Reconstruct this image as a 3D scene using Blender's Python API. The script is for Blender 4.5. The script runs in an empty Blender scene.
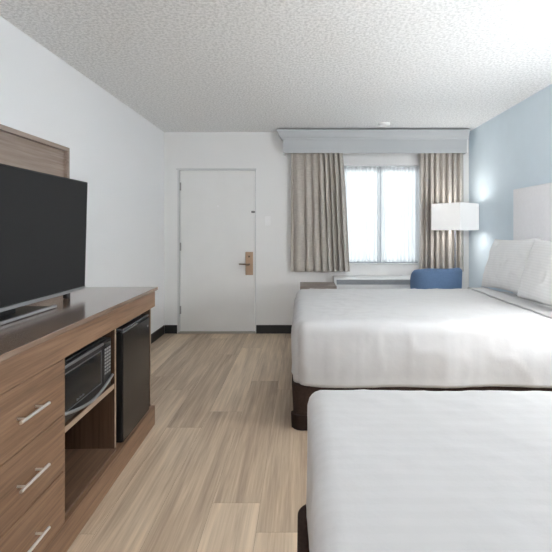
import bpy, bmesh, math, random
from mathutils import Vector, Matrix, noise
random.seed(7)
scene = bpy.context.scene
GLOBE_FILL = 8.2  # strength of the added globes behind the camera
DRUM_FILL = 4.5  # strength of the added drum light overhead
DAY = 225
BEDSIDE_FILL = 15.5  # strength of the added lamp between the beds
FLR = 2.5
SKY = .37
SHADE = 0.12
COL = scene.collection
PI = math.pi
F, H, VX, VY = 420.0, 1.30, 301.0, 229.0      # focal length (px), eye height (m), vanishing point (px)

# ------------------------------------------------------------------ helpers
def tag(o, label=None, cat=None, group=None, kind=None):
    if label: o['label'] = label
    if cat: o['category'] = cat
    if group: o['group'] = group
    if kind: o['kind'] = kind
    return o

def thing(name, label, cat, loc=(0, 0, 0), rz=0.0, group=None):
    o = bpy.data.objects.new(name, None)
    o.empty_display_size = .05
    COL.objects.link(o)
    o.location = loc
    o.rotation_euler = (0, 0, rz)
    return tag(o, label, cat, group)

def obj(name, bm, mat, parent=None, smooth=False, recalc=True):
    if recalc:
        bmesh.ops.recalc_face_normals(bm, faces=bm.faces[:])
    me = bpy.data.meshes.new(name)
    bm.to_mesh(me)
    bm.free()
    for m in (mat if isinstance(mat, (list, tuple)) else [mat]):
        me.materials.append(m)
    if smooth:
        for p in me.polygons:
            p.use_smooth = True
    o = bpy.data.objects.new(name, me)
    COL.objects.link(o)
    if parent: o.parent = parent
    return o

def smooth_by_angle(o, ang=40):
    me = o.data
    for p in me.polygons: p.use_smooth = True
    me.set_sharp_from_angle(angle=math.radians(ang))
    return o

def join(bm, src):
    me = bpy.data.meshes.new('tmp')
    src.to_mesh(me); src.free()
    bm.from_mesh(me)
    bpy.data.meshes.remove(me)

def box(bm, x0, x1, y0, y1, z0, z1, bev=0.0, seg=2, mi=0):
    b = bmesh.new()
    bmesh.ops.create_cube(b, size=1)
    for v in b.verts:
        v.co = Vector(((x0+x1)/2+v.co.x*(x1-x0), (y0+y1)/2+v.co.y*(y1-y0), (z0+z1)/2+v.co.z*(z1-z0)))
    if bev > 0:
        bmesh.ops.bevel(b, geom=b.edges[:], offset=bev, segments=seg, affect='EDGES', profile=.5)
    for f in b.faces: f.material_index = mi
    join(bm, b)
    return bm

def bx(*a, **k):
    return box(bmesh.new(), *a, **k)

def tube(bm, pts, r, n=12, cap=True):
    pts = [Vector(p) for p in pts]
    rs = r if isinstance(r, (list, tuple)) else [r]*len(pts)
    rings = []
    for i, p in enumerate(pts):
        if i == 0: d = pts[1]-pts[0]
        elif i == len(pts)-1: d = pts[-1]-pts[-2]
        else: d = (pts[i+1]-pts[i]).normalized()+(pts[i]-pts[i-1]).normalized()
        d.normalize()
        up = Vector((0, 0, 1)) if abs(d.z) < .9 else Vector((1, 0, 0))
        a = d.cross(up).normalized(); b = d.cross(a).normalized()
        rings.append([bm.verts.new(p+a*math.cos(2*PI*k/n)*rs[i]+b*math.sin(2*PI*k/n)*rs[i]) for k in range(n)])
    for q, w in zip(rings, rings[1:]):
        for k in range(n):
            bm.faces.new((q[k], q[(k+1) % n], w[(k+1) % n], w[k]))
    if cap:
        bm.faces.new(rings[0]); bm.faces.new(rings[-1][::-1])
    return bm

def lathe(bm, prof, n=32, c=(0, 0, 0)):
    rings = []
    for r, z in prof:
        rings.append([bm.verts.new((c[0]+math.cos(2*PI*k/n)*r, c[1]+math.sin(2*PI*k/n)*r, c[2]+z)) for k in range(n)])
    for q, w in zip(rings, rings[1:]):
        for k in range(n):
            bm.faces.new((q[k], q[(k+1) % n], w[(k+1) % n], w[k]))
    bm.faces.new(rings[0][::-1]); bm.faces.new(rings[-1])
    return bm

def frame_xz(bm, x0, x1, z0, z1, w, y0, y1, bev=0.0):
    box(bm, x0, x0+w, y0, y1, z0, z1, bev); box(bm, x1-w, x1, y0, y1, z0, z1, bev)
    box(bm, x0+w, x1-w, y0, y1, z0, z0+w, bev); box(bm, x0+w, x1-w, y0, y1, z1-w, z1, bev)
    return bm

# ------------------------------------------------------------------ materials
def mat(name):
    m = bpy.data.materials.new(name); m.use_nodes = True
    nt = m.node_tree
    return m, nt, nt.nodes['Principled BSDF']

def simple(name, col, rough=.5, metal=0.0, spec=.5, noise_amt=0.0, nscale=30, bump=0.0, bscale=200, coat=0.0):
    m, nt, b = mat(name)
    b.inputs['Base Color'].default_value = (*col, 1)
    b.inputs['Roughness'].default_value = rough
    b.inputs['Metallic'].default_value = metal
    b.inputs['Specular IOR Level'].default_value = spec
    b.inputs['Coat Weight'].default_value = coat
    tc = nt.nodes.new('ShaderNodeTexCoord')
    if noise_amt:
        n = nt.nodes.new('ShaderNodeTexNoise'); n.inputs['Scale'].default_value = nscale; n.inputs['Detail'].default_value = 4
        nt.links.new(tc.outputs['Object'], n.inputs['Vector'])
        r = nt.nodes.new('ShaderNodeValToRGB')
        r.color_ramp.elements[0].position = .3; r.color_ramp.elements[1].position = .7
        r.color_ramp.elements[0].color = (*[max(0, c*(1-noise_amt)) for c in col], 1)
        r.color_ramp.elements[1].color = (*[min(1, c*(1+noise_amt)) for c in col], 1)
        nt.links.new(n.outputs['Fac'], r.inputs['Fac'])
        nt.links.new(r.outputs['Color'], b.inputs['Base Color'])
    if bump:
        n2 = nt.nodes.new('ShaderNodeTexNoise'); n2.inputs['Scale'].default_value = bscale; n2.inputs['Detail'].default_value = 3
        nt.links.new(tc.outputs['Object'], n2.inputs['Vector'])
        bp = nt.nodes.new('ShaderNodeBump'); bp.inputs['Strength'].default_value = bump; bp.inputs['Distance'].default_value = .002
        nt.links.new(n2.outputs['Fac'], bp.inputs['Height'])
        nt.links.new(bp.outputs['Normal'], b.inputs['Normal'])
    return m

def wood(name, dark, mid, light, axis='Y', rough=.42, fine=95, bump=.08, coat=0.0):
    """laminate with the grain running along one object axis"""
    m, nt, b = mat(name)
    tc = nt.nodes.new('ShaderNodeTexCoord')
    mp = nt.nodes.new('ShaderNodeMapping')
    s = {'X': (.9, 14, 14), 'Y': (14, .9, 14), 'Z': (14, 14, .9)}[axis]
    mp.inputs['Scale'].default_value = s
    nt.links.new(tc.outputs['Object'], mp.inputs['Vector'])
    n = nt.nodes.new('ShaderNodeTexNoise'); n.inputs['Scale'].default_value = 1.6; n.inputs['Detail'].default_value = 7
    n.inputs['Roughness'].default_value = .65; n.inputs['Distortion'].default_value = .5
    nt.links.new(mp.outputs['Vector'], n.inputs['Vector'])
    mp2 = nt.nodes.new('ShaderNodeMapping')
    s2 = {'X': (3, fine, fine), 'Y': (fine, 3, fine), 'Z': (fine, fine, 3)}[axis]
    mp2.inputs['Scale'].default_value = s2
    nt.links.new(tc.outputs['Object'], mp2.inputs['Vector'])
    n2 = nt.nodes.new('ShaderNodeTexNoise'); n2.inputs['Scale'].default_value = 1.0; n2.inputs['Detail'].default_value = 4
    nt.links.new(mp2.outputs['Vector'], n2.inputs['Vector'])
    mx = nt.nodes.new('ShaderNodeMath'); mx.operation = 'MULTIPLY_ADD'
    nt.links.new(n2.outputs['Fac'], mx.inputs[0]); mx.inputs[1].default_value = .45
    sc = nt.nodes.new('ShaderNodeMath'); sc.operation = 'MULTIPLY'; sc.inputs[1].default_value = .55
    nt.links.new(n.outputs['Fac'], sc.inputs[0]); nt.links.new(sc.outputs[0], mx.inputs[2])
    r = nt.nodes.new('ShaderNodeValToRGB'); e = r.color_ramp.elements
    e[0].position = .36; e[0].color = (*dark, 1); e[1].position = .64; e[1].color = (*light, 1)
    k = e.new(.5); k.color = (*mid, 1)
    nt.links.new(mx.outputs[0], r.inputs['Fac'])
    nt.links.new(r.outputs['Color'], b.inputs['Base Color'])
    b.inputs['Roughness'].default_value = rough
    b.inputs['Coat Weight'].default_value = coat; b.inputs['Coat Roughness'].default_value = .2
    bp = nt.nodes.new('ShaderNodeBump'); bp.inputs['Strength'].default_value = bump; bp.inputs['Distance'].default_value = .001
    nt.links.new(n2.outputs['Fac'], bp.inputs['Height']); nt.links.new(bp.outputs['Normal'], b.inputs['Normal'])
    return m

M = {}
M['wall'] = simple('white_wall_paint', (.89, .90, .915), .75, spec=.3, bump=.25, bscale=120)
M['wall_rear'] = simple('grey_white_wall_paint', (.82, .82, .815), .75, spec=.3, bump=.25, bscale=120)
M['blue'] = simple('pale_blue_wall_paint', (.70, .80, .87), .6, spec=.3, noise_amt=.03, nscale=3, bump=.5, bscale=45)
M['door'] = simple('white_door_paint', (.81, .81, .80), .5, noise_amt=.015, nscale=4, bump=.08, bscale=60)
M['trim'] = simple('white_trim_paint', (.64, .65, .65), .45)
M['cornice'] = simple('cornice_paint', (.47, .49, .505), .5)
M['base'] = simple('black_vinyl_baseboard', (.018, .018, .018), .5)
M['wood'] = wood('walnut_laminate', (.150, .084, .047), (.245, .141, .083), (.325, .198, .121), 'Y')
M['wood_top'] = wood('walnut_laminate_top', (.155, .10, .07), (.225, .15, .105), (.29, .20, .145), 'Y', rough=.13, bump=.01, coat=.7)
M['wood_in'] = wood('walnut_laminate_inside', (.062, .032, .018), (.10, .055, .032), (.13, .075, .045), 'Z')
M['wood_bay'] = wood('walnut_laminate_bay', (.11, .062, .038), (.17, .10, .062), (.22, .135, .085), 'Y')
M['wood_edge'] = wood('laminate_edge_band', (.30, .21, .145), (.38, .28, .20), (.44, .33, .24), 'Y')
M['wood_panel'] = wood('grey_oak_panel', (.27, .205, .165), (.35, .275, .23), (.42, .34, .29), 'Y')
M['wood_grey'] = wood('grey_brown_laminate', (.17, .14, .12), (.22, .185, .165), (.28, .24, .21), 'X')
M['steel'] = simple('brushed_nickel', (.92, .91, .88), .38, metal=1)
M['pole'] = simple('dark_nickel', (.22, .23, .26), .45, metal=.6)
M['silver'] = simple('silver_plastic', (.42, .43, .45), .3, metal=.85)
M['screen'] = simple('tv_screen', (.022, .022, .023), .55, spec=.2)
M['tvblack'] = simple('tv_black', (.01, .01, .01), .4)
M['black'] = simple('appliance_black', (.012, .012, .013), .28, spec=.6)
M['blackdoor'] = simple('fridge_door_black', (.016, .014, .014), .18, spec=.6, noise_amt=.1, nscale=5)
M['rubber'] = simple('black_rubber', (.01, .01, .01), .8)
M['glassblack'] = simple('oven_window', (.018, .02, .022), .08, spec=.8)
M['keys'] = simple('keypad_grey', (.38, .38, .38), .5)
M['grille_dark'] = simple('dark_grey_plastic', (.09, .09, .10), .25)
M['bronze'] = simple('bronze_lock', (.42, .29, .20), .4, metal=.5)
M['bronze_dark'] = simple('dark_bronze', (.13, .09, .06), .35, metal=.8)
M['hinge'] = simple('painted_hinge', (.36, .36, .35), .4, metal=.4)
M['plastic'] = simple('white_plastic', (.88, .88, .88), .4)
M['offwhite'] = simple('air_conditioner_white', (.70, .71, .71), .5)
M['grille'] = simple('grille_grey', (.27, .29, .31), .6)
M['skirt'] = simple('brown_bed_skirt', (.048, .030, .024), .85, spec=.2, noise_amt=.2, nscale=60, bump=.3, bscale=400)
M['skirt_trim'] = simple('dark_brown_skirt_trim', (.030, .018, .015), .8, spec=.2)
M['sheet'] = None
M['chair'] = simple('blue_woven_upholstery', (.14, .225, .38), .9, spec=.2, noise_amt=.18, nscale=160, bump=.5, bscale=500)
M['darkwood'] = simple('dark_chair_leg', (.04, .025, .018), .5)
M['headboard'] = simple('pale_grey_upholstery', (.86, .86, .885), .85, spec=.25, noise_amt=.02, nscale=40, bump=.3, bscale=500)

def linen(name, col, stripe=.0, stripe_axis=1, period=.03):
    m, nt, b = mat(name)
    b.inputs['Roughness'].default_value = .8
    b.inputs['Specular IOR Level'].default_value = .25
    b.inputs['Sheen Weight'].default_value = .15
    tc = nt.nodes.new('ShaderNodeTexCoord')
    sp = nt.nodes.new('ShaderNodeSeparateXYZ'); nt.links.new(tc.outputs['Object'], sp.inputs[0])
    mm = nt.nodes.new('ShaderNodeMath'); mm.operation = 'MULTIPLY'; mm.inputs[1].default_value = 2*PI/period
    nt.links.new(sp.outputs[stripe_axis], mm.inputs[0])
    sn = nt.nodes.new('ShaderNodeMath'); sn.operation = 'SINE'; nt.links.new(mm.outputs[0], sn.inputs[0])
    st = nt.nodes.new('ShaderNodeMapRange'); st.inputs['From Min'].default_value = -.25; st.inputs['From Max'].default_value = .25
    nt.links.new(sn.outputs[0], st.inputs['Value'])
    mix = nt.nodes.new('ShaderNodeMix'); mix.data_type = 'RGBA'
    mix.inputs[6].default_value = (*[c*(1-stripe) for c in col], 1)
    mix.inputs[7].default_value = (*col, 1)
    nt.links.new(st.outputs[0], mix.inputs[0])
    nt.links.new(mix.outputs[2], b.inputs['Base Color'])
    n2 = nt.nodes.new('ShaderNodeTexNoise'); n2.inputs['Scale'].default_value = 9; n2.inputs['Detail'].default_value = 5
    nt.links.new(tc.outputs['Object'], n2.inputs['Vector'])
    bp = nt.nodes.new('ShaderNodeBump'); bp.inputs['Strength'].default_value = .35; bp.inputs['Distance'].default_value = .01
    nt.links.new(n2.outputs['Fac'], bp.inputs['Height']); nt.links.new(bp.outputs['Normal'], b.inputs['Normal'])
    return m
M['sheet'] = linen('white_bed_linen', (.545, .545, .55), .022, 1, .044)
M['sheet_plain'] = linen('white_fitted_sheet', (.55, .55, .55), .0)
M['pillow'] = linen('white_pillowcase', (.80, .80, .80), .04, 2, .022)

def ceiling_mat():
    m, nt, b = mat('popcorn_ceiling')
    b.inputs['Roughness'].default_value = .9
    b.inputs['Specular IOR Level'].default_value = .15
    tc = nt.nodes.new('ShaderNodeTexCoord')
    n = nt.nodes.new('ShaderNodeTexNoise'); n.inputs['Scale'].default_value = 55; n.inputs['Detail'].default_value = 5
    n.inputs['Roughness'].default_value = .6
    nt.links.new(tc.outputs['Object'], n.inputs['Vector'])
    r = nt.nodes.new('ShaderNodeValToRGB')
    r.color_ramp.elements[0].position = .38; r.color_ramp.elements[0].color = (.70, .70, .695, 1)
    r.color_ramp.elements[1].position = .58; r.color_ramp.elements[1].color = (.90, .90, .895, 1)
    nt.links.new(n.outputs['Fac'], r.inputs['Fac']); nt.links.new(r.outputs['Color'], b.inputs['Base Color'])
    bp = nt.nodes.new('ShaderNodeBump'); bp.inputs['Strength'].default_value = .45; bp.inputs['Distance'].default_value = .018
    nt.links.new(n.outputs['Fac'], bp.inputs['Height']); nt.links.new(bp.outputs['Normal'], b.inputs['Normal'])
    return m
M['ceiling'] = ceiling_mat()

def floor_mat():
    m, nt, b = mat('oak_vinyl_planks')
    at = nt.nodes.new('ShaderNodeAttribute'); at.attribute_name = 'plank'
    sp = nt.nodes.new('ShaderNodeSeparateColor'); nt.links.new(at.outputs['Color'], sp.inputs[0])
    tc = nt.nodes.new('ShaderNodeTexCoord')
    off = nt.nodes.new('ShaderNodeCombineXYZ')
    mo = nt.nodes.new('ShaderNodeMath'); mo.operation = 'MULTIPLY'; mo.inputs[1].default_value = 37.0
    nt.links.new(sp.outputs[1], mo.inputs[0])
    nt.links.new(mo.outputs[0], off.inputs[0]); nt.links.new(mo.outputs[0], off.inputs[1])
    ad = nt.nodes.new('ShaderNodeVectorMath'); ad.operation = 'ADD'
    nt.links.new(tc.outputs['Object'], ad.inputs[0]); nt.links.new(off.outputs[0], ad.inputs[1])
    def stretched(sx, sy, detail, rough, dist):
        mp = nt.nodes.new('ShaderNodeMapping'); mp.inputs['Scale'].default_value = (sx, sy, 1)
        nt.links.new(ad.outputs[0], mp.inputs['Vector'])
        n = nt.nodes.new('ShaderNodeTexNoise'); n.inputs['Scale'].default_value = 1
        n.inputs['Detail'].default_value = detail; n.inputs['Roughness'].default_value = rough; n.inputs['Distortion'].default_value = dist
        nt.links.new(mp.outputs[0], n.inputs['Vector'])
        return n
    a = stretched(13, .8, 5, .6, .6)
    c = stretched(70, 2.2, 4, .6, .2)
    f = nt.nodes.new('ShaderNodeMath'); f.operation = 'MULTIPLY'; f.inputs[1].default_value = .62
    nt.links.new(a.outputs['Fac'], f.inputs[0])
    g = nt.nodes.new('ShaderNodeMath'); g.operation = 'MULTIPLY_ADD'; g.inputs[1].default_value = .38
    nt.links.new(c.outputs['Fac'], g.inputs[0]); nt.links.new(f.outputs[0], g.inputs[2])
    h = nt.nodes.new('ShaderNodeMath'); h.operation = 'MULTIPLY_ADD'; h.inputs[1].default_value = .22
    nt.links.new(sp.outputs[0], h.inputs[0]); nt.links.new(g.outputs[0], h.inputs[2])
    r = nt.nodes.new('ShaderNodeValToRGB'); e = r.color_ramp.elements
    e[0].position = .40; e[0].color = (0.313, 0.227, 0.158, 1)
    e[1].position = .80; e[1].color = (0.749, 0.604, 0.446, 1)
    k = e.new(.60); k.color = (0.515, 0.398, 0.288, 1)
    nt.links.new(h.outputs[0], r.inputs['Fac']); nt.links.new(r.outputs['Color'], b.inputs['Base Color'])
    b.inputs['Roughness'].default_value = .48
    b.inputs['Specular IOR Level'].default_value = .4
    bp = nt.nodes.new('ShaderNodeBump'); bp.inputs['Strength'].default_value = .12; bp.inputs['Distance'].default_value = .001
    nt.links.new(c.outputs['Fac'], bp.inputs['Height']); nt.links.new(bp.outputs['Normal'], b.inputs['Normal'])
    return m
M['floor'] = floor_mat()
M['gap'] = simple('plank_joint', (.11, .08, .06), .8)

def curtain_mat():
    m, nt, b = mat('taupe_linen_drape')
    tc = nt.nodes.new('ShaderNodeTexCoord')
    def n_(scale):
        mp = nt.nodes.new('ShaderNodeMapping'); mp.inputs['Scale'].default_value = scale
        nt.links.new(tc.outputs['Object'], mp.inputs['Vector'])
        n = nt.nodes.new('ShaderNodeTexNoise'); n.inputs['Scale'].default_value = 1; n.inputs['Detail'].default_value = 3
        nt.links.new(mp.outputs[0], n.inputs['Vector']); return n
    a, c = n_((260, 260, 14)), n_((20, 20, 320))
    s = nt.nodes.new('ShaderNodeMath'); s.operation = 'ADD'
    nt.links.new(a.outputs['Fac'], s.inputs[0]); nt.links.new(c.outputs['Fac'], s.inputs[1])
    h = nt.nodes.new('ShaderNodeMath'); h.operation = 'MULTIPLY'; h.inputs[1].default_value = .5; nt.links.new(s.outputs[0], h.inputs[0])
    r = nt.nodes.new('ShaderNodeValToRGB'); e = r.color_ramp.elements
    e[0].position = .35; e[0].color = (.42, .385, .345, 1); e[1].position = .65; e[1].color = (.62, .575, .52, 1)
    nt.links.new(h.outputs[0], r.inputs['Fac']); nt.links.new(r.outputs['Color'], b.inputs['Base Color'])
    b.inputs['Roughness'].default_value = .7
    b.inputs['Sheen Weight'].default_value = .2
    tr = nt.nodes.new('ShaderNodeBsdfTranslucent'); tr.inputs['Color'].default_value = (.45, .38, .30, 1)
    mx = nt.nodes.new('ShaderNodeMixShader'); mx.inputs[0].default_value = .08
    nt.links.new(b.outputs[0], mx.inputs[1]); nt.links.new(tr.outputs[0], mx.inputs[2])
    nt.links.new(mx.outputs[0], nt.nodes['Material Output'].inputs['Surface'])
    return m
M['curtain'] = curtain_mat()

def sheer_mat():
    m, nt, b = mat('white_sheer_voile')
    nt.nodes.remove(b)
    tr = nt.nodes.new('ShaderNodeBsdfTranslucent'); tr.inputs['Color'].default_value = (.93, .94, .95, 1)
    df = nt.nodes.new('ShaderNodeBsdfDiffuse'); df.inputs['Color'].default_value = (.88, .89, .90, 1)
    tp = nt.nodes.new('ShaderNodeBsdfTransparent')
    a = nt.nodes.new('ShaderNodeMixShader'); a.inputs[0].default_value = .35
    nt.links.new(tr.outputs[0], a.inputs[1]); nt.links.new(df.outputs[0], a.inputs[2])
    c = nt.nodes.new('ShaderNodeMixShader'); c.inputs[0].default_value = .4
    nt.links.new(a.outputs[0], c.inputs[1]); nt.links.new(tp.outputs[0], c.inputs[2])
    nt.links.new(c.outputs[0], nt.nodes['Material Output'].inputs['Surface'])
    return m
M['sheer'] = sheer_mat()

def glass_mat():
    m, nt, b = mat('window_glass')
    nt.nodes.remove(b)
    tp = nt.nodes.new('ShaderNodeBsdfTransparent'); tp.inputs['Color'].default_value = (.95, .97, .97, 1)
    gl = nt.nodes.new('ShaderNodeBsdfGlossy'); gl.inputs['Roughness'].default_value = .03
    a = nt.nodes.new('ShaderNodeMixShader'); a.inputs[0].default_value = .06
    nt.links.new(tp.outputs[0], a.inputs[1]); nt.links.new(gl.outputs[0], a.inputs[2])
    nt.links.new(a.outputs[0], nt.nodes['Material Output'].inputs['Surface'])
    return m
M['glass'] = glass_mat()

def shade_mat(name='white_lamp_shade', tcol=(.32, .32, .315, 1)):
    m, nt, b = mat(name)
    nt.nodes.remove(b)
    tr = nt.nodes.new('ShaderNodeBsdfTranslucent'); tr.inputs['Color'].default_value = tcol
    df = nt.nodes.new('ShaderNodeBsdfDiffuse'); df.inputs['Color'].default_value = (.86, .86, .84, 1)
    a = nt.nodes.new('ShaderNodeMixShader'); a.inputs[0].default_value = .45
    nt.links.new(tr.outputs[0], a.inputs[1]); nt.links.new(df.outputs[0], a.inputs[2])
    nt.links.new(a.outputs[0], nt.nodes['Material Output'].inputs['Surface'])
    return m
M['shade'] = shade_mat()
M['shade_thin'] = shade_mat('thin_lamp_shade', (.96, .96, .95, 1))

def emit(name, col, s):
    m, nt, b = mat(name)
    b.inputs['Base Color'].default_value = (.8, .8, .8, 1)
    b.inputs['Emission Color'].default_value = (*col, 1)
    b.inputs['Emission Strength'].default_value = s
    return m

# ------------------------------------------------------------------ the room
XL, XR, YB, YF, ZC = -1.706, 2.09, 5.23, -2.6, 2.508
T = .12
def struct(name, bm, m, **k):
    return tag(obj(name, bm, m, **k), kind='structure')

# floor of planks (one mesh, joints are real 1.5 mm gaps over a dark bed)
def build_floor():
    bm = bmesh.new()
    lay = bm.loops.layers.float_color.new('plank')
    W, G, L = .2285, .0008, 1.6
    ends = {0: 1.80, -1: 1.993, -2: 2.99, -3: 2.75, -4: 3.39, 1: 2.3, -5: 2.1}
    tones = {(0, 5): .85, (-1, 5): .9, (-1, 6): .3, (-1, 7): .9, (-2, 5): .35, (-2, 6): .95, (-3, 5): .75, (-3, 6): .3, (-4, 5): .6, (-4, 6): .45, (0, 6): .35, (0, 7): .5}
    k0 = -7
    x = -.193 + k0*W
    for k in range(k0, 13):
        x0, x1 = -.193+k*W, -.193+(k+1)*W
        if x1 < XL or x0 > XR: continue
        x0, x1 = max(x0, XL), min(x1, XR)
        kk = k
        e = ends.get(kk, random.uniform(1, 2.2))
        y = e-L*6
        j = 0
        while y < YB:
            a, b_ = max(y, YF), min(y+L, YB)
            if b_ > a+.01:
                t = random.random()**.9
                o = random.random()
                t = tones.get((k, j), t)
                vs = [bm.verts.new(c) for c in ((x0+G/2, a+G/2, 0), (x1-G/2, a+G/2, 0), (x1-G/2, b_-G/2, 0), (x0+G/2, b_-G/2, 0))]
                f = bm.faces.new(vs)
                for l in f.loops: l[lay] = (t, o, 0, 1)
            y += L; j += 1
    box(bm, XL-T, XR+T, YF-T, YB+T, -.10, -.0015, mi=1)
    return bm
struct('floor', build_floor(), [M['floor'], M['gap']], recalc=False)
struct('ceiling', bx(XL-T, XR+T, YF-T, YB+T, ZC, ZC+.1), M['ceiling'])
struct('wall_left', bx(XL-T, XL, YF-T, YB+T, 0, ZC), M['wall'])
struct('wall_right', bx(XR, XR+T, YF-T, YB+T, 0, ZC), M['blue'])
struct('wall_front', bx(XL, XR, YF-T, YF, 0, ZC), M['wall'])
DX0, DX1, DZ = -1.507, -.573, 2.03          # door leaf
WX0, WX1, WZ0, WZ1 = .515, 1.475, .872, 2.10   # window opening
bm = bmesh.new()
hx0, hx1, hz = DX0-.03, DX1+.012, DZ+.022
box(bm, XL, hx0, YB, YB+T, 0, ZC); box(bm, hx0, hx1, YB, YB+T, hz, ZC)
box(bm, hx1, WX0, YB, YB+T, 0, ZC); box(bm, WX1, XR, YB, YB+T, 0, ZC)
box(bm, WX0, WX1, YB, YB+T, 0, WZ0); box(bm, WX0, WX1, YB, YB+T, WZ1, ZC)
struct('wall_back', bm, M['wall_rear'])
# baseboards
struct('baseboard_back', box(bx(XL+.012, hx0-.004, YB-.012, YB, 0, .105, .002), hx1+.004, XR, YB-.012, YB, 0, .105, .002), M['base'])
struct('baseboard_left', bx(XL, XL+.012, YF, YB-.013, 0, .105, .002), M['base'])
struct('baseboard_right', bx(XR-.012, XR, YF, YB-.013, 0, .105, .002), M['base'])

# door
door = tag(bpy.data.objects.new('door_1', None), kind='structure'); COL.objects.link(door)
door.location = ((DX0+DX1)/2, YB, 0)
hw = (DX1-DX0)/2
obj('door_leaf', bx(-hw, hw-.003, .014, .056, .022, DZ-.004, .0015), M['door'], door)
fb = bmesh.new()
box(fb, -hw-.030, -hw-.005, -.006, .10, 0, hz, .002)
box(fb, hw+.004, hw+.012, -.004, .10, 0, hz, .001)
box(fb, -hw-.044, hw+.018, -.010, .10, DZ+.005, DZ+.024, .002)
obj('door_frame', fb, M['trim'], door)
obj('threshold', bx(-hw-.02, hw+.012, -.012, .10, .0, .018, .003), simple('threshold_metal', (.42, .40, .36), .4, metal=.5), door)
for z in (.29, 1.08, 1.83):
    hb = tube(bmesh.new(), [(-hw-.004, .004, z-.05), (-hw-.004, .004, z+.05)], .0075)
    box(hb, -hw-.026, -hw+.012, .0085, .0115, z-.05, z+.05)
    obj('hinge', hb, M['hinge'], door)
lk = bx(hw-.118, hw-.025, -.006, .0118, .727, 1.014, .003)
lock = obj('lock_plate', lk, M['bronze'], door)
lv = tube(bmesh.new(), [(hw-.072, -.006, .862), (hw-.072, -.045, .862), (hw-.082, -.054, .862), (hw-.12, -.056, .864), (hw-.19, -.054, .866)], [.012, .011, .011, .009, .007])
obj('door_handle', lv, M['bronze_dark'], lock, smooth=True)
obj('deadbolt', lathe(bmesh.new(), [(.013, 0), (.013, .006)], 20), M['bronze_dark'], lock).matrix_local = Matrix.Translation((hw-.072, -.006, .958)) @ Matrix.Rotation(PI/2, 4, 'X')
bl = bx(hw-.045, hw-.002, -.012, .0118, 1.50, 1.525, .003)
tube(bl, [(hw-.04, -.016, 1.513), (hw+.004, -.016, 1.513)], .004)
obj('door_latch', bl, simple('latch_metal', (.2, .2, .19), .4, metal=.7), door)
pk = obj('peephole', lathe(bmesh.new(), [(.012, 0), (.012, .004), (.007, .005)], 20), M['plastic'], door)
pk.matrix_local = Matrix.Translation((.005, .0118, 1.585)) @ Matrix.Rotation(PI/2, 4, 'X')

# window
win = tag(bpy.data.objects.new('window_1', None), kind='structure'); COL.objects.link(win)
win.location = ((WX0+WX1)/2, YB, WZ0)
w2, wh = (WX1-WX0)/2, WZ1-WZ0
fr = frame_xz(bmesh.new(), -w2, w2, 0, wh, .035, .065, .115, .003)
box(fr, -.022, .022, .070, .112, .035, wh-.035, .002)
obj('window_frame', fr, simple('window_frame_metal', (.30, .32, .35), .5), win)
obj('window_pane', bx(-w2+.035, w2-.035, .088, .092, .035, wh-.035), M['glass'], win)
obj('window_sill', bx(-w2, w2, -.012, .064, -.014, .001, .003), M['trim'], win)

# outdoors: walkway slab and rail post wall outside the window
struct('ground_outside', bx(-6, 9, YB+T+.02, 16, -.15, -.05), simple('concrete_walkway', (.55, .54, .52), .9, noise_amt=.08, nscale=6))

# ------------------------------------------------------------------ wall bits
sw = thing('light_switch', 'white light switch plate on the wall right of the entry door', 'light switch', (-.411, YB, 1.40))
obj('plate', bx(-.036, .036, -.006, 0, -.058, .058, .002), M['plastic'], sw)
obj('rocker', bx(-.016, .016, -.010, -.0061, -.033, .033, .002), M['plastic'], sw)
sp = thing('ceiling_sprinkler', 'small round white sprinkler cover on the ceiling in front of the cornice', 'sprinkler', (.95, 4.80, ZC-.03))
obj('cover_plate', lathe(bmesh.new(), [(.052, .0), (.060, .006), (.066, .022), (.066, .030)], 32), M['plastic'], sp)

# cornice / curtain pelmet
def build_cornice():
    bm = bmesh.new()
    # profile (distance out of the face, z)
    prof = [(0, 2.214), (0, 2.375), (.006, 2.378), (.010, 2.392), (.024, 2.402), (.040, 2.425), (.052, 2.452), (.060, 2.462), (.066, 2.470), (.066, 2.490)]
    x0, x1, yf, yb = -.216, 1.995, 5.05, YB-.001
    cols = []
    for d, z in prof:
        dx = min(d, .08)
        dr = min(dx, .020)
        cols.append([Vector((x0-dx, yb, z)), Vector((x0-dx, yf-dx*.6, z)), Vector((x1+dr, yf-dx*.6, z)), Vector((x1+dr, yb, z))])
    vs = [[bm.verts.new(p) for p in c] for c in cols]
    for a, b in zip(vs, vs[1:]):
        for i in range(3): bm.faces.new((a[i], a[i+1], b[i+1], b[i]))
    bm.faces.new(vs[-1])
    # inside skin gives the boards their 18 mm
    t = .018
    ins = [[bm.verts.new(p) for p in (Vector((x0+t, yb, z)), Vector((x0+t, yf+t, z)), Vector((x1-t, yf+t, z)), Vector((x1-t, yb, z)))] for z in (2.214, 2.46)]
    for i in range(3): bm.faces.new((ins[1][i], ins[1][i+1], ins[0][i+1], ins[0][i]))
    bm.faces.new(ins[1][::-1])
    for i in range(3): bm.faces.new((vs[0][i+1], vs[0][i], ins[0][i], ins[0][i+1]))
    return bm
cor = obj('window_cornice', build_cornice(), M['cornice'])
tag(cor, 'long white moulded cornice box above the curtains, against the ceiling', 'cornice')

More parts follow.
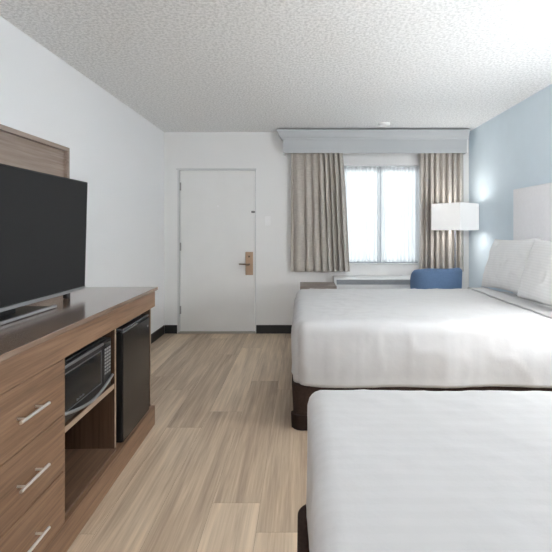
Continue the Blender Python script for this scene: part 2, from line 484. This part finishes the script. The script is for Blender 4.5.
# ------------------------------------------------------------------ curtains
def drape(name, xa0, xa1, xb0, xb1, ztop, zbot, ybase, folds, amp, mat_, label, cat, group=None, pinch=0.0, nx=None, nz=40, thick=.002, seed=0, warp=None, power=1.0, cusp=False, upow=1.0):
    rnd = random.Random(seed)
    nx = nx or folds*20
    ph = [rnd.uniform(-.5, .5) for _ in range(folds+3)]
    am = [rnd.uniform(.35, 1.1) for _ in range(folds+3)]
    bm = bmesh.new(); grid = []
    for j in range(nz+1):
        t = j/nz
        z = ztop+(zbot-ztop)*t
        row = []
        for i in range(nx+1):
            u = i/nx
            s = (u**upow)*folds
            k = int(s); fr_ = s-k
            aa = am[k]*(1-fr_)+am[k+1]*fr_
            pp = ph[k]*(1-fr_)+ph[k+1]*fr_
            sn = math.sin(2*PI*s+pp*1.8*(0.5+t))
            if cusp: sn = 1-2*abs(math.sin(PI*s+pp*(.6+.8*t)))**.75
            elif power != 1: sn = math.copysign(abs(sn)**power, sn)
            e = amp*aa*(.55+.45*min(1, t*2.5))
            if pinch: e *= (1-pinch*math.exp(-((t-.06)/.035)**2))
            tt = t**.8
            x = (xa0+(xa1-xa0)*u)*(1-tt)+(xb0+(xb1-xb0)*u)*tt
            x += math.cos(2*PI*s+pp)*e*.25
            if warp: x += warp(u, t)
            y = ybase+sn*e+.006*noise.noise(Vector((u*folds*.8, t*2.2, seed)))
            row.append(bm.verts.new((x, y, z + .004*noise.noise(Vector((u*6, 0, seed+3)))*t)))
        grid.append(row)
    for a, b in zip(grid, grid[1:]):
        for i in range(nx): bm.faces.new((a[i], a[i+1], b[i+1], b[i]))
    o = obj(name, bm, mat_, smooth=True)
    s = o.modifiers.new('thickness', 'SOLIDIFY'); s.thickness = thick; s.offset = 0
    return tag(o, label, cat, group)

YC = 5.140
drape('curtain', -.125, .50, -.138, .588, 2.30, .778, YC, 8, .068, M['curtain'],
      'taupe linen curtain hanging left of the window', 'curtain', 'pair of taupe curtains', seed=4, nz=48, cusp=True, upow=1.45)
drape('curtain', 1.45, 1.985, 1.445, 1.985, 2.30, .778, YC, 8, .068, M['curtain'],
      'taupe linen curtain hanging right of the window, behind the lamp', 'curtain', 'pair of taupe curtains', seed=11, nz=48, cusp=True, upow=.9)
for (a, b, sd, side) in ((WX0+.006, .985, 3, 'left'), (.992, WX1-.006, 9, 'right')):
    drape('sheer_curtain', a, b, a, b, 2.085, .888, YB+.026, 10, .024, M['sheer'],
          'white sheer curtain over the %s half of the window' % side, 'sheer curtain', 'pair of white sheers', pinch=.5, seed=sd, thick=.0006, power=.8)
rod = thing('curtain_rod', 'thin white rod at the top of the window carrying the sheers', 'curtain rod', (.995, YB+.056, 2.093))
obj('rod', tube(bmesh.new(), [(-.479, 0, 0), (.479, 0, 0)], .005), M['plastic'], rod)

# ------------------------------------------------------------------ wooden wall panel and dresser wall
wp = thing('wall_panel', 'framed greyish wooden panel fixed to the left wall behind the television', 'wall panel', (XL, 1.90, 1.0))
PX, PY = .062, 1.085
fbm = bmesh.new()
box(fbm, 0, PX, PY-.028, PY, -.07, .875, .001); box(fbm, 0, PX, -PY, -PY+.028, -.07, .875, .001)
box(fbm, 0, PX, -PY+.028, PY-.028, .847, .875, .001); box(fbm, 0, PX, -PY+.028, PY-.028, -.07, -.042, .001)
obj('panel_frame', fbm, M['wood_panel'], wp)
obj('panel_board', bx(0, PX-.026, -PY+.0285, PY-.0285, -.0415, .8465), M['wood_panel'], wp)

# ------------------------------------------------------------------ dresser
TH = math.radians(1.5)
DO = Vector((-.973, 2.80, 0))
dr = thing('dresser', 'long walnut dresser with drawers and open bays along the left wall', 'dresser', DO, TH)
obj('dresser_top', bx(-.715, .014, -2.19, .018, .892, .913, .0015), M['wood_top'], dr)
obj('fascia', bx(-.02, 0, -2.175, -.001, .785, .8915, .001), M['wood'], dr)
obj('plinth', bx(-.70, 0, -2.175, -.001, 0, .125, .001), M['wood'], dr)
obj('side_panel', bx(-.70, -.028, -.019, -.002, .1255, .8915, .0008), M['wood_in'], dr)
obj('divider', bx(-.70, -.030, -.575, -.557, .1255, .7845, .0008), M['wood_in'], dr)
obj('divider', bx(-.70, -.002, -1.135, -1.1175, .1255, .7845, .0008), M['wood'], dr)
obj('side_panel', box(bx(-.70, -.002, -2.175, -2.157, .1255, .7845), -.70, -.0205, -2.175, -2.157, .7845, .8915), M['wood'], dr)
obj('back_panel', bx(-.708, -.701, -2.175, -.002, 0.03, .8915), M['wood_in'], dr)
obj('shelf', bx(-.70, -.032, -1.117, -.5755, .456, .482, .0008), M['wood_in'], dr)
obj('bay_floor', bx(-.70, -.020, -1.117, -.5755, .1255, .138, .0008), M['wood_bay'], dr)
for (a0, a1, b0, b1) in ((-.0185, -.0025, .139, .784), (-.5745, -.5575, .139, .784)):
    eb = bx(-.0285 if a0 > -.1 else -.0305, -.0265 if a0 > -.1 else -.0285, a0, a1, b0, b1)
    obj('edge_band', eb, M['wood_edge'], dr)
obj('edge_band', bx(-.0325, -.0305, -1.116, -.5765, .4565, .4815), M['wood_edge'], dr)
rows = [(.5645, .7825), (.341, .5600), (.1275, .3365)]
hz_ = [.673, .450, .223]
for c0, c1 in ((-1.637, -1.1365), (-2.156, -1.640)):
    for (z0, z1), zc in zip(rows, hz_):
        d = obj('drawer', box(bx(-.018, 0, c0, c1, z0, z1, .0008), -.45, -.0185, c0+.02, c1-.02, z0+.02, z1-.03), M['wood'], dr)
        yc = (c0+c1)/2+.022
        hb = tube(bmesh.new(), [(.030, yc-.08, zc), (.030, yc+.08, zc)], .0058, 14)
        for s in (-.05, .05):
            tube(hb, [(.0005, yc+s, zc), (.027, yc+s, zc)], .0045, 10)
        smooth_by_angle(obj('handle', hb, M['steel'], d))

def on_dresser(x, y, z=0):       # a point given in dresser-local metres
    c, s = math.cos(TH), math.sin(TH)
    return Vector((DO.x+x*c-y*s, DO.y+x*s+y*c, z))

# mini fridge
fg = thing('mini_fridge', 'black compact refrigerator in the right-hand bay of the dresser', 'refrigerator', on_dresser(0, 0, .1255), TH)
obj('fridge_body', bx(-.62, -.062, -.530, -.085, .012, .626, .004), M['black'], fg)
dd = obj('fridge_door', bx(-.058, -.016, -.507, -.083, .008, .604, .004, 3), M['tvblack'], fg)
obj('door_panel', bx(-.0158, -.011, -.506, -.084, .009, .603, .0015), M['blackdoor'], dd)
obj('hinge_cover', bx(-.055, -.014, -.50, -.085, .612, .626, .003), M['grille_dark'], fg)
obj('door_grip', bx(-.030, -.0115, -.500, -.28, .6045, .6095, .002), M['silver'], dd)
obj('badge', bx(-.0109, -.0095, -.125, -.105, .55, .562), M['silver'], dd)
for y in (-.47, -.12):
    obj('foot', tube(bmesh.new(), [(-.1, y, 0), (-.1, y, .0118)], .014), M['rubber'], fg)

# microwave
mw = thing('microwave', 'black and silver countertop microwave on the dresser shelf', 'microwave', on_dresser(0, 0, .4825), TH)
mz0, mz1 = .016, .262
obj('microwave_body', bx(-.40, -.046, -1.108, -.628, mz0, mz1, .004), M['black'], mw)
md = obj('microwave_door', bx(-.045, -.024, -1.106, -.724, mz0+.004, mz1-.003, .003), M['black'], mw)
obj('trim_strip', bx(-.0238, -.020, -1.104, -.725, mz1-.018, mz1-.006, .001), M['silver'], md)
obj('door_window', bx(-.0238, -.022, -1.082, -.752, mz0+.052, mz1-.045, .0006), M['glassblack'], md)
wf = frame_xz(bmesh.new(), -1.090, -.745, mz0+.045, mz1-.038, .004, .0218, .0236)
for v in wf.verts: v.co = Vector((-v.co.y, v.co.x, v.co.z))
obj('window_trim', wf, M['silver'], md)
mark = bmesh.new()
for i in range(8):                                    # tiny maker's mark, unreadable in the photo
    box(mark, -.0219, -.0212, -.985+i*.0085, -.985+i*.0085+.0055, mz0+.058, mz0+.068-(i % 3)*.002)
obj('logo', mark, M['silver'], md)
arc = []
for i in range(21):
    u = i/20
    y = -1.10+u*.468
    arc.append((-.017+.012*math.sin(PI*u), y, mz0+.050-.034*math.sin(PI*u)))
obj('handle', tube(bmesh.new(), arc, .007, 10), M['silver'], md, smooth=True)
cp = obj('control_panel', bx(-.045, -.024, -.722, -.630, mz0+.004, mz1-.003, .003), M['black'], mw)
kb = bmesh.new()
for r_ in range(8):
    for c_ in range(3):
        y = -.708+c_*.0235; z = mz0+.075+r_*.017
        box(kb, -.0239, -.0222, y, y+.018, z, z+.0085)
obj('keypad', kb, M['keys'], cp)
obj('display', bx(-.0239, -.0225, -.710, -.642, mz1-.040, mz1-.018), M['glassblack'], cp)
for x in (-.36, -.09):
    for y in (-1.07, -.67):
        obj('foot', tube(bmesh.new(), [(x, y, 0), (x, y, mz0)], .010), M['rubber'], mw)

# ------------------------------------------------------------------ television
tv = thing('television', 'large flat screen television standing on the walnut dresser', 'television', (-1.262, 1.78, .9135))
ty0, ty1 = -.655, .655
lean = Matrix.Rotation(math.radians(1.5), 4, 'Y')
def lean_bm(bm):
    for v in bm.verts: v.co = lean @ v.co
    return bm
b = bx(-.030, .004, ty0, ty1, .046, .656, .003)
obj('tv_body', lean_bm(b), M['tvblack'], tv)
b = bx(.0045, .0062, ty0+.004, ty1-.004, .062, .652, .0005)
obj('screen', lean_bm(b), M['screen'], tv)
b = bx(-.010, .012, ty0, ty1, .040, .056, .002)
obj('bezel', lean_bm(b), M['silver'], tv)
b = bx(-.004, .0072, ty1-.0035, ty1+.001, .050, .656, .0005)
box(b, -.004, .0072, ty0-.001, ty0+.0035, .050, .656, .0005)
box(b, -.004, .0072, ty0+.0035, ty1-.0035, .6525, .657, .0005)
obj('screen_surround', lean_bm(b), M['tvblack'], tv)
bb = bmesh.new()
box(bb, -.12, .060, -.62, .28, .001, .009, .003)
obj('stand_base', bb, M['tvblack'], tv)
obj('stand_trim', bx(.048, .064, -.62, .285, .001, .015, .003), M['silver'], tv)
obj('stand_neck', bx(-.06, -.012, -.10, .10, .0095, .20, .006), M['tvblack'], tv)
obj('stand_foot', bx(-.06, -.035, .55, .585, .0005, .058, .004), M['tvblack'], tv)

# ------------------------------------------------------------------ beds
def cover_mesh(x0, x1, y0, y1, z0, z1, r, step=.022, seed=0, wr=1.0, foot=True, rp=.10, flare=.012, lift=0.0):
    """quilt/sheet draped over a mattress: closed on top and on its sides, open below"""
    bm = bmesh.new()
    cx0, cx1, cy0, cy1 = x0+r, x1, y0+r, y1-r
    rp = max(rp, r)
    # walk: v = arc-length across the section (hem - side - top - side - hem); u along x with a foot drop
    nx, ny = int((x1-x0)/step), int((y1-y0)/step)
    nzs = int((z1-z0)/step)
    def snap(p):
        q = Vector((max(p.x, x0+r) if foot else p.x, min(max(p.y, y0+r), y1-r), min(p.z, z1-r)))
        d = p-q
        if d.length > 1e-9:
            nrm = d.normalized(); p = q+nrm*r
        else: nrm = Vector((0, 0, 1))
        # plan rounding at the two foot corners
        cy = None
        if p.y < y0+rp: cy = y0+rp
        elif p.y > y1-rp: cy = y1-rp
        if foot and cy is not None and p.x < x0+rp:
            c = Vector((x0+rp, cy)); dd_ = Vector((p.x, p.y))-c
            L = max(abs(dd_.x), abs(dd_.y))
            if dd_.length > 1e-6:
                dd_ = dd_.normalized()*L
                p = Vector((c.x+dd_.x, c.y+dd_.y, p.z))
                if nrm.z < .7: nrm = Vector((dd_.x, dd_.y, nrm.z*dd_.length)).normalized()
        return p, nrm
    def disp(p, n):
        q = p*1.0
        side = 1-abs(n.z)
        k = max(0, (z1-p.z)/(z1-z0))
        a = noise.noise(Vector((q.x*1.7, q.y*1.7, q.z*1.5+seed)))*.008
        w = noise.noise(Vector((q.x*5+q.y*2.5, q.y*6-q.x*2, q.z*3+seed*3)))
        ridge = (1-abs(w))**6
        a += (ridge-.25)*.006*wr
        w2 = noise.noise(Vector((q.x*9-q.y*3, q.y*3+q.x*3, seed*7.1)))
        a += (1-abs(w2))**8*.0035*wr
        # soft vertical folds down the sides
        s = q.x*9+q.y*9
        a += side*k*(.010*math.sin(s+2*noise.noise(Vector((q.x*2, q.y*2, seed))))+.006*noise.noise(Vector((s, q.z*2, seed))))*wr
        a += side*flare*(math.sin(PI*min(1, k*1.15)))*1.0
        a += side*k*.008*wr
        out = p+n*a
        if lift and foot: out.z += lift*k**2*max(0, min(1, 1-(p.x-x0-.02)/.16))
        return out
    key = {}
    def vert(p):
        kx = (round(p[0], 5), round(p[1], 5), round(p[2], 5))
        if kx not in key:
            s_, n_ = snap(Vector(p))
            key[kx] = bm.verts.new(disp(s_, n_))
        return key[kx]
    X = [x0+(x1-x0)*i/nx for i in range(nx+1)]
    Y = [y0+(y1-y0)*i/ny for i in range(ny+1)]
    Z = [z0+(z1-z0)*i/nzs for i in range(nzs+1)]
    def quad(a, b, c, d):
        vs = [vert(a), vert(b), vert(c), vert(d)]
        if len(set(vs)) == 4:
            try: bm.faces.new(vs)
            except ValueError: pass
    for i in range(nx):
        for j in range(ny): quad((X[i], Y[j], z1), (X[i+1], Y[j], z1), (X[i+1], Y[j+1], z1), (X[i], Y[j+1], z1))
        for k in range(nzs):
            quad((X[i], y0, Z[k]), (X[i+1], y0, Z[k]), (X[i+1], y0, Z[k+1]), (X[i], y0, Z[k+1]))
            quad((X[i], y1, Z[k]), (X[i+1], y1, Z[k]), (X[i+1], y1, Z[k+1]), (X[i], y1, Z[k+1]))
    for j in range(ny if foot else 0):
        for k in range(nzs): quad((x0, Y[j], Z[k]), (x0, Y[j+1], Z[k]), (x0, Y[j+1], Z[k+1]), (x0, Y[j], Z[k+1]))
    return bm

def skirt_mesh(x0, x1, y0, y1, z0, z1, rp=.07, taper=.012):
    bm = bmesh.new()
    pts = []
    for (cx, cy, a0) in ((x0+rp, y0+rp, PI), (x1-.01, y0+.01, 1.5*PI), (x1-.01, y1-.01, 0), (x0+rp, y1-rp, .5*PI)):
        rr = rp if cx < x0+rp+.001 else .01
        for i in range(9):
            a = a0+i/8*PI/2
            pts.append((cx, cy, math.cos(a)*rr, math.sin(a)*rr))
    rings = []
    for z in (z0, z0+.02, (z0+z1)/2, z1-.01, z1):
        t = (z-z0)/(z1-z0); inset = taper*(1-t)
        mx, my = (x0+x1)/2, (y0+y1)/2
        ring = []
        for cx, cy, dx, dy in pts:
            x, y = cx+dx, cy+dy
            x += inset*(1 if x < mx else -1); y += inset*(1 if y < my else -1)
            ring.append(bm.verts.new((x, y, z)))
        rings.append(ring)
    for a, b in zip(rings, rings[1:]):
        for i in range(len(a)):
            bm.faces.new((a[i], a[(i+1) % len(a)], b[(i+1) % len(a)], b[i]))
    bm.faces.new(rings[0][::-1]); bm.faces.new(rings[-1])
    return bm

def bed(x0, y0, y1, ztop, lab, lab_cover, seed, xh, rr, rpl, fl, wr, sx=.016):
    bd = thing('bed', lab, 'bed', ((x0+2.02)/2, (y0+y1)/2, 0), 0)
    off = Vector((-(x0+2.02)/2, -(y0+y1)/2, 0))
    def loc(bm):
        for v in bm.verts: v.co += off
        return bm
    sk = obj('bed_skirt', loc(skirt_mesh(x0-sx, 2.02, y0+.020, y1-.020, .055, .2895)), M['skirt'], bd); smooth_by_angle(sk)
    gl = obj('corner_guard', loc(skirt_mesh(x0-sx-.004, x0+.11, y0+.016, y0+.13, .004, .10, rp=.07, taper=.004)), M['skirt_trim'], bd); smooth_by_angle(gl)
    gl = obj('corner_guard', loc(skirt_mesh(x0-sx-.004, x0+.11, y1-.13, y1-.016, .004, .10, rp=.07, taper=.004)), M['skirt_trim'], bd); smooth_by_angle(gl)
    for (px, py) in ((1.9, y0+.15), (1.9, y1-.15), (x0+.6, (y0+y1)/2)):
        obj('foot', loc(tube(bmesh.new(), [(px, py, 0), (px, py, .0545)], .03)), M['skirt_trim'], bd)
    mt = obj('mattress', loc(cover_mesh(x0+.03, 2.018, y0+.03, y1-.03, .2900, ztop-.018, .06, .04, seed+.5, .2, flare=.0)), M['sheet_plain'], bd, smooth=True)
    cv = obj('bed_cover', cover_mesh(x0, xh, y0, y1, .292, ztop, rr, .02, seed, wr, rp=rpl, flare=fl, lift=.012), M['sheet'], smooth=True)
    sd = cv.modifiers.new('thickness', 'SOLIDIFY'); sd.thickness = .010; sd.offset = -1
    tag(cv, lab_cover, 'bed cover')
    fold = obj('sheet_fold', cover_mesh(xh-.01, xh+.17, y0-.004, y1+.004, .33, ztop+.014, rr, .02, seed, 1.0, foot=False, flare=fl), M['sheet_plain'], cv, smooth=True)
    sd = fold.modifiers.new('thickness', 'SOLIDIFY'); sd.thickness = .011; sd.offset = -1
    return bd
bed(-.045, 2.68, 4.21, .706, 'bed with dark brown skirt beside the window, farther of the two', 'smooth white cover on the bed nearer the window', 2.0, 1.665, .065, .075, .012, 1.0)
bed(.030, .02, 1.575, .706, 'bed with dark brown skirt in the foreground, nearer of the two', 'faintly striped white cover on the foreground bed', 5.0, 1.665, .045, .05, .0, .5, .042)

# headboard fixed to the wall
hb = thing('headboard', 'pale grey upholstered headboard on the blue wall behind the pillows', 'headboard', (XR, 3.30, 0))
obj('upholstered_panel', bx(-.062, -.001, -.72, .72, .0, 1.678, .010, 3), M['headboard'], hb)

# pillows
def pillow_mesh(W, Hh, T_, seed, n=44):
    bm = bmesh.new()
    def side(sg):
        g = []
        for j in range(n+1):
            v = -1+2*j/n; row = []
            for i in range(n+1):
                u = -1+2*i/n
                x = u*W/2*(1-.055*(1-v*v)); z = v*Hh/2*(1-.075*(1-u*u))
                prof = max(0, (1-abs(u)**3.0))**.55*max(0, (1-abs(v)**2.6))**.55
                th = T_/2*prof
                w = noise.noise(Vector((x*6+z*3, z*7-x*3, seed+sg)))
                th += ((1-abs(w))**5-.3)*.010*prof**.5
                w = noise.noise(Vector((x*15-z*6, z*6, seed*2+sg)))
                th += (1-abs(w))**7*.005*prof**.5
                row.append((x, sg*max(th, 0), z))
            g.append(row)
        return g
    vs = {}
    for sg in (-1, 1):
        g = side(sg)
        for j in range(n+1):
            for i in range(n+1):
                edge = i in (0, n) or j in (0, n)
                k = (i, j, 0 if edge else sg)
                if k not in vs: vs[k] = bm.verts.new((g[j][i][0], 0 if edge else g[j][i][1], g[j][i][2]))
        for j in range(n):
            for i in range(n):
                q = []
                for (a, b_) in ((i, j), (i+1, j), (i+1, j+1), (i, j+1)):
                    e = a in (0, n) or b_ in (0, n)
                    q.append(vs[(a, b_, 0 if e else sg)])
                bm.faces.new(q if sg < 0 else q[::-1])
    return bm
def pillow(cx, cy, cz, W, Hh, T_, lean_deg, yaw, roll, label, seed):
    # local: width x, thickness y, height z ; face -y towards the foot of the bed (-X world)
    o = obj('pillow', pillow_mesh(W, Hh, T_, seed), M['pillow'], smooth=True)
    R = Matrix.Rotation(math.radians(yaw), 4, 'Z') @ Matrix.Rotation(-PI/2, 4, 'Z') @ Matrix.Rotation(math.radians(-lean_deg), 4, 'X') @ Matrix.Rotation(math.radians(roll), 4, 'Y')
    o.matrix_world = Matrix.Translation((cx, cy, cz)) @ R
    return tag(o, label, 'pillow', 'white pillows on the far bed')
pillow(1.880, 3.815, .978, .80, .50, .15, 17, 0, -2.5, 'white pillow leaning on the headboard nearest the lamp', 1.3)
pillow(1.830, 3.03, .976, .78, .50, .16, 17, 0, 1.5, 'white pillow at the right edge of the photo, beside the lampward one', 6.1)

# ------------------------------------------------------------------ things by the window
# armchair
def tub(z0, ztop, ro, ri, a0, a1, n=48, depth=.0):
    bm = bmesh.new(); rings = []
    prof_n = 14
    for i in range(n+1):
        t = i/n; a = a0+(a1-a0)*t
        zt = ztop(t)
        c, s = math.cos(a), math.sin(a)
        ring = []
        ex = 1.0
        w = (ro-ri)/2; rm = (ro+ri)/2
        pts = [(ri, z0), (ri, zt-w)]
        for k in range(1, prof_n):
            b_ = PI-PI*k/prof_n
            pts.append((rm+math.cos(b_)*w, zt-w+math.sin(b_)*w))
        pts += [(ro, zt-w), (ro*.97, (z0+zt)/2), (ro*.92, z0)]
        for r, z in pts: ring.append(bm.verts.new((c*r*1.05, s*r, z)))
        rings.append(ring)
    m = len(rings[0])
    for a, b in zip(rings, rings[1:]):
        for k in range(m): bm.faces.new((a[k], a[(k+1) % m], b[(k+1) % m], b[k]))
    bm.faces.new(rings[0]); bm.faces.new(rings[-1][::-1])
    return bm
ch = thing('armchair', 'blue upholstered tub armchair under the lamp, between far bed and window', 'armchair', (1.475, 4.595, 0), math.radians(196))
def ztop(t):
    e = abs(2*t-1)
    if t > .5: e = min(1, e*1.12)
    return .888-.045*max(0, (e-.42)/.58)**1.0-.10*max(0, (e-.75)/.25)**2
smooth_by_angle(obj('backrest', tub(.20, ztop, .262, .185, math.radians(-32), math.radians(212)), M['chair'], ch), 50)
sb = bx(-.18, .18, -.25, .175, .30, .45, .035, 4)
smooth_by_angle(obj('seat', sb, M['chair'], ch))
obj('seat_base', bx(-.18, .18, -.24, .17, .20, .2995, .01), M['chair'], ch)
for x in (-.17, .17):
    for y in (-.2, .17):
        obj('leg', tube(bmesh.new(), [(x, y, .1995), (x*1.1, y*1.1, 0)], [.02, .013]), M['darkwood'], ch)

# floor lamp
lp = thing('floor_lamp', 'floor lamp with lit white square shade in front of the right curtain', 'lamp', (1.775, 4.84, 0))
obj('lamp_base', lathe(bmesh.new(), [(.13, 0), (.13, .012), (.03, .02)], 40), M['steel'], lp, smooth=False)
obj('pole', tube(bmesh.new(), [(0, 0, .018), (0, 0, 1.36)], .008), M['pole'], lp)
def shade_bm(s0, s1, z0, z1, ang):
    bm = bmesh.new()
    t = .003
    def sq(s, z): return [bm.verts.new((math.cos(ang+PI/4+k*PI/2)*s/math.sqrt(2), math.sin(ang+PI/4+k*PI/2)*s/math.sqrt(2), z)) for k in range(4)]
    a, b, c, d = sq(s0, z0), sq(s1, z1), sq(s1-2*t, z1), sq(s0-2*t, z0)
    for q, w in ((a, b), (b, c), (c, d), (d, a)):
        for k in range(4): bm.faces.new((q[k], q[(k+1) % 4], w[(k+1) % 4], w[k]))
    return bm
ANG = math.radians(-53)
obj('lamp_shade', shade_bm(.372, .372, 1.285, 1.592, ANG), emit('lit_lamp_shade', (1, .985, .95), SHADE), lp)
for z in (1.297, 1.578):
    db = bx(-.182, .182, -.182, .182, z, z+.002)
    for v in db.verts: v.co = Matrix.Rotation(ANG, 4, 'Z') @ v.co
    obj('shade_diffuser', db, emit('lit_shade_diffuser', (1, .98, .95), FLR), lp)
sp_ = tube(bmesh.new(), [(0, 0, 1.34), (0, 0, 1.38)], .018)
for k in range(4):
    a = ANG+PI/4+k*PI/2
    tube(sp_, [(0, 0, 1.375), (math.cos(a)*.255, math.sin(a)*.255, 1.375)], .002, 6)
obj('socket', sp_, M['steel'], lp)

# air conditioner under the window
ac = thing('air_conditioner', 'white wall air conditioner with grey top grille under the window', 'air conditioner', (.94, YB, 0))
def prism(bm, prof, x0, x1):        # profile in (y,z)
    a = [bm.verts.new((x0, y, z)) for y, z in prof]; b = [bm.verts.new((x1, y, z)) for y, z in prof]
    n = len(prof)
    for i in range(n): bm.faces.new((a[i], a[(i+1) % n], b[(i+1) % n], b[i]))
    bm.faces.new(a[::-1]); bm.faces.new(b)
    return bm
ab = prism(bmesh.new(), [(-.001, 0), (-.001, .722), (-.16, .722), (-.20, .700), (-.225, .628), (-.225, .0)], -.545, .545)
obj('housing', ab, M['offwhite'], ac)
gr = bmesh.new()
import itertools
p0, p1 = Vector((-.2035, .692)), Vector((-.2225, .637))
nn = Vector((p1.y-p0.y, -(p1.x-p0.x))).normalized()   # outward
for i in range(9):                                    # nine thin louvres
    a, b_ = p0.lerp(p1, i/9), p0.lerp(p1, (i+.72)/9)
    prism(gr, [(a.x, a.y), (b_.x, b_.y), (b_.x-.004, b_.y-.001), (a.x-.004, a.y-.001)], -.515, .515)
obj('grille', gr, M['grille'], ac)
obj('lower_grille', bx(-.50, .50, -.228, -.2255, .36, .45), M['grille'], ac)

# low wooden table behind the foot of the far bed
tb = thing('side_table', 'small grey-brown wooden table beneath the left curtain, behind the far bed', 'table', (.19, 4.63, 0))
obj('table_top', bx(-.20, .19, -.17, .20, .655, .690, .002), M['wood_grey'], tb)
for x in (-.18, .17):
    for y in (-.15, .18):
        obj('leg', bx(x-.016, x+.016, y-.016, y+.016, 0, .6545, .002), M['wood_grey'], tb)

dl = thing('added_ceiling_light', 'white drum ceiling light added out of view above the beds as fill light', 'ceiling light', (.55, 1.76, ZC-.10))  # added fixture above the frame, brightens bed tops and floor
obj('rim', lathe(bmesh.new(), [(.215, .085), (.225, .088), (.225, .0999)], 40), M['plastic'], dl)
obj('diffuser', lathe(bmesh.new(), [(.18, 0), (.205, .006), (.212, .03), (.212, .0845)], 40), emit('fill_drum_glow', (.98, .985, 1), DRUM_FILL), dl, smooth=False)
# unseen nightstand between the beds, with a lamp added to fill the room's light
ns = thing('nightstand', 'walnut nightstand against the blue wall between the beds', 'nightstand', (1.86, 2.11, 0))
obj('cabinet', bx(-.21, .21, -.24, .24, .05, .62, .003), M['wood'], ns)
obj('nightstand_top', bx(-.22, .22, -.25, .25, .6205, .645, .002), M['wood_top'], ns)
obj('plinth', bx(-.20, .20, -.23, .23, 0, .0495), M['wood_in'], ns)
tl = thing('added_table_lamp', 'white shaded table lamp added out of view on the nightstand as fill light', 'lamp', (1.84, 2.11, .6455))  # added lamp, out of frame, lifts the left wall and ceiling
obj('lamp_base', lathe(bmesh.new(), [(.08, 0), (.08, .015), (.02, .03), (.02, .42)], 32), M['steel'], tl)
def sh2(s, z0, z1):
    bm = bmesh.new()
    for (a0, a1, b0, b1) in ((-s, s, -s, -s+.003), (-s, s, s-.003, s), (-s, -s+.003, -s+.003, s-.003), (s-.003, s, -s+.003, s-.003)):
        box(bm, a0, a1, b0, b1, z0, z1)
    return bm
obj('lamp_shade', sh2(.18, .36, .62), emit('fill_bedside_shade', (1, .99, .97), BEDSIDE_FILL), tl)
for z, kz in ((.364, .12), (.614, .5)):
    obj('shade_diffuser', bx(-.176, .176, -.176, .176, z, z+.002), emit('fill_bedside_diffuser', (1, .99, .97), BEDSIDE_FILL*kz), tl)
obj('socket', tube(bmesh.new(), [(0, 0, .4205), (0, 0, .46)], .018), M['steel'], tl)

# ------------------------------------------------------------------ unseen globe fixtures added behind the camera to brighten the room
def globe(x, y, label, s):
    z = ZC-.36
    t = thing('added_globe_light', label, 'ceiling light', (x, y, z), 0)
    obj('ceiling_rose', lathe(bmesh.new(), [(.03, .325), (.06, .340), (.06, .3599)], 32), M['steel'], t)
    obj('stem', tube(bmesh.new(), [(0, 0, .205), (0, 0, .325)], .01), M['steel'], t)
    n = 20
    obj('glass_globe', lathe(bmesh.new(), [(max(.004, .20*math.sin(PI*k/n)), -.20*math.cos(PI*k/n)) for k in range(n+1)], 40), emit('fill_globe_glow', (.98, .985, 1), s), t, smooth=True)
globe(-.8, -1.5, 'round white globe light added behind the camera beside the near bed as fill light', GLOBE_FILL)
globe(.8, -2.1, 'round white globe light added near the rear of the room as unseen fill light', GLOBE_FILL)

# ------------------------------------------------------------------ daylight
w = bpy.data.worlds.new('World'); scene.world = w; w.use_nodes = True
bg = w.node_tree.nodes['Background']; bg.inputs[0].default_value = (.90, .96, 1.0, 1); bg.inputs[1].default_value = SKY
def area(name, loc, rot, sx, sy, e, col):
    l = bpy.data.lights.new(name, 'AREA'); l.shape = 'RECTANGLE'; l.size = sx; l.size_y = sy; l.energy = e; l.color = col
    o = bpy.data.objects.new(name, l); COL.objects.link(o); o.location = loc; o.rotation_euler = rot
    return o
area('daylight_through_window', (.6, 8.7, 3.95), (math.radians(-56), 0, 0), 6.0, 2.2, DAY, (.93, .97, 1.0))

# ------------------------------------------------------------------ camera and view
cd = bpy.data.cameras.new('camera'); cam = bpy.data.objects.new('camera', cd); COL.objects.link(cam)
cam.location = (0, 0, H); cam.rotation_euler = (PI/2, 0, 0)
cd.sensor_width = 36; cd.lens = F/552*36
cd.shift_x = -(VX-276)/552; cd.shift_y = -(276-VY)/552
cd.clip_start = .02
scene.camera = cam
vs_ = scene.view_settings
vs_.view_transform = 'Standard'; vs_.look = 'None'; vs_.gamma = 1; vs_.use_curve_mapping = False
vs_.exposure = 1.36
scene.cycles.use_denoising = True
scene.cycles.max_bounces = 10; scene.cycles.diffuse_bounces = 7; scene.cycles.transparent_max_bounces = 12
scene.cycles.sample_clamp_indirect = 10
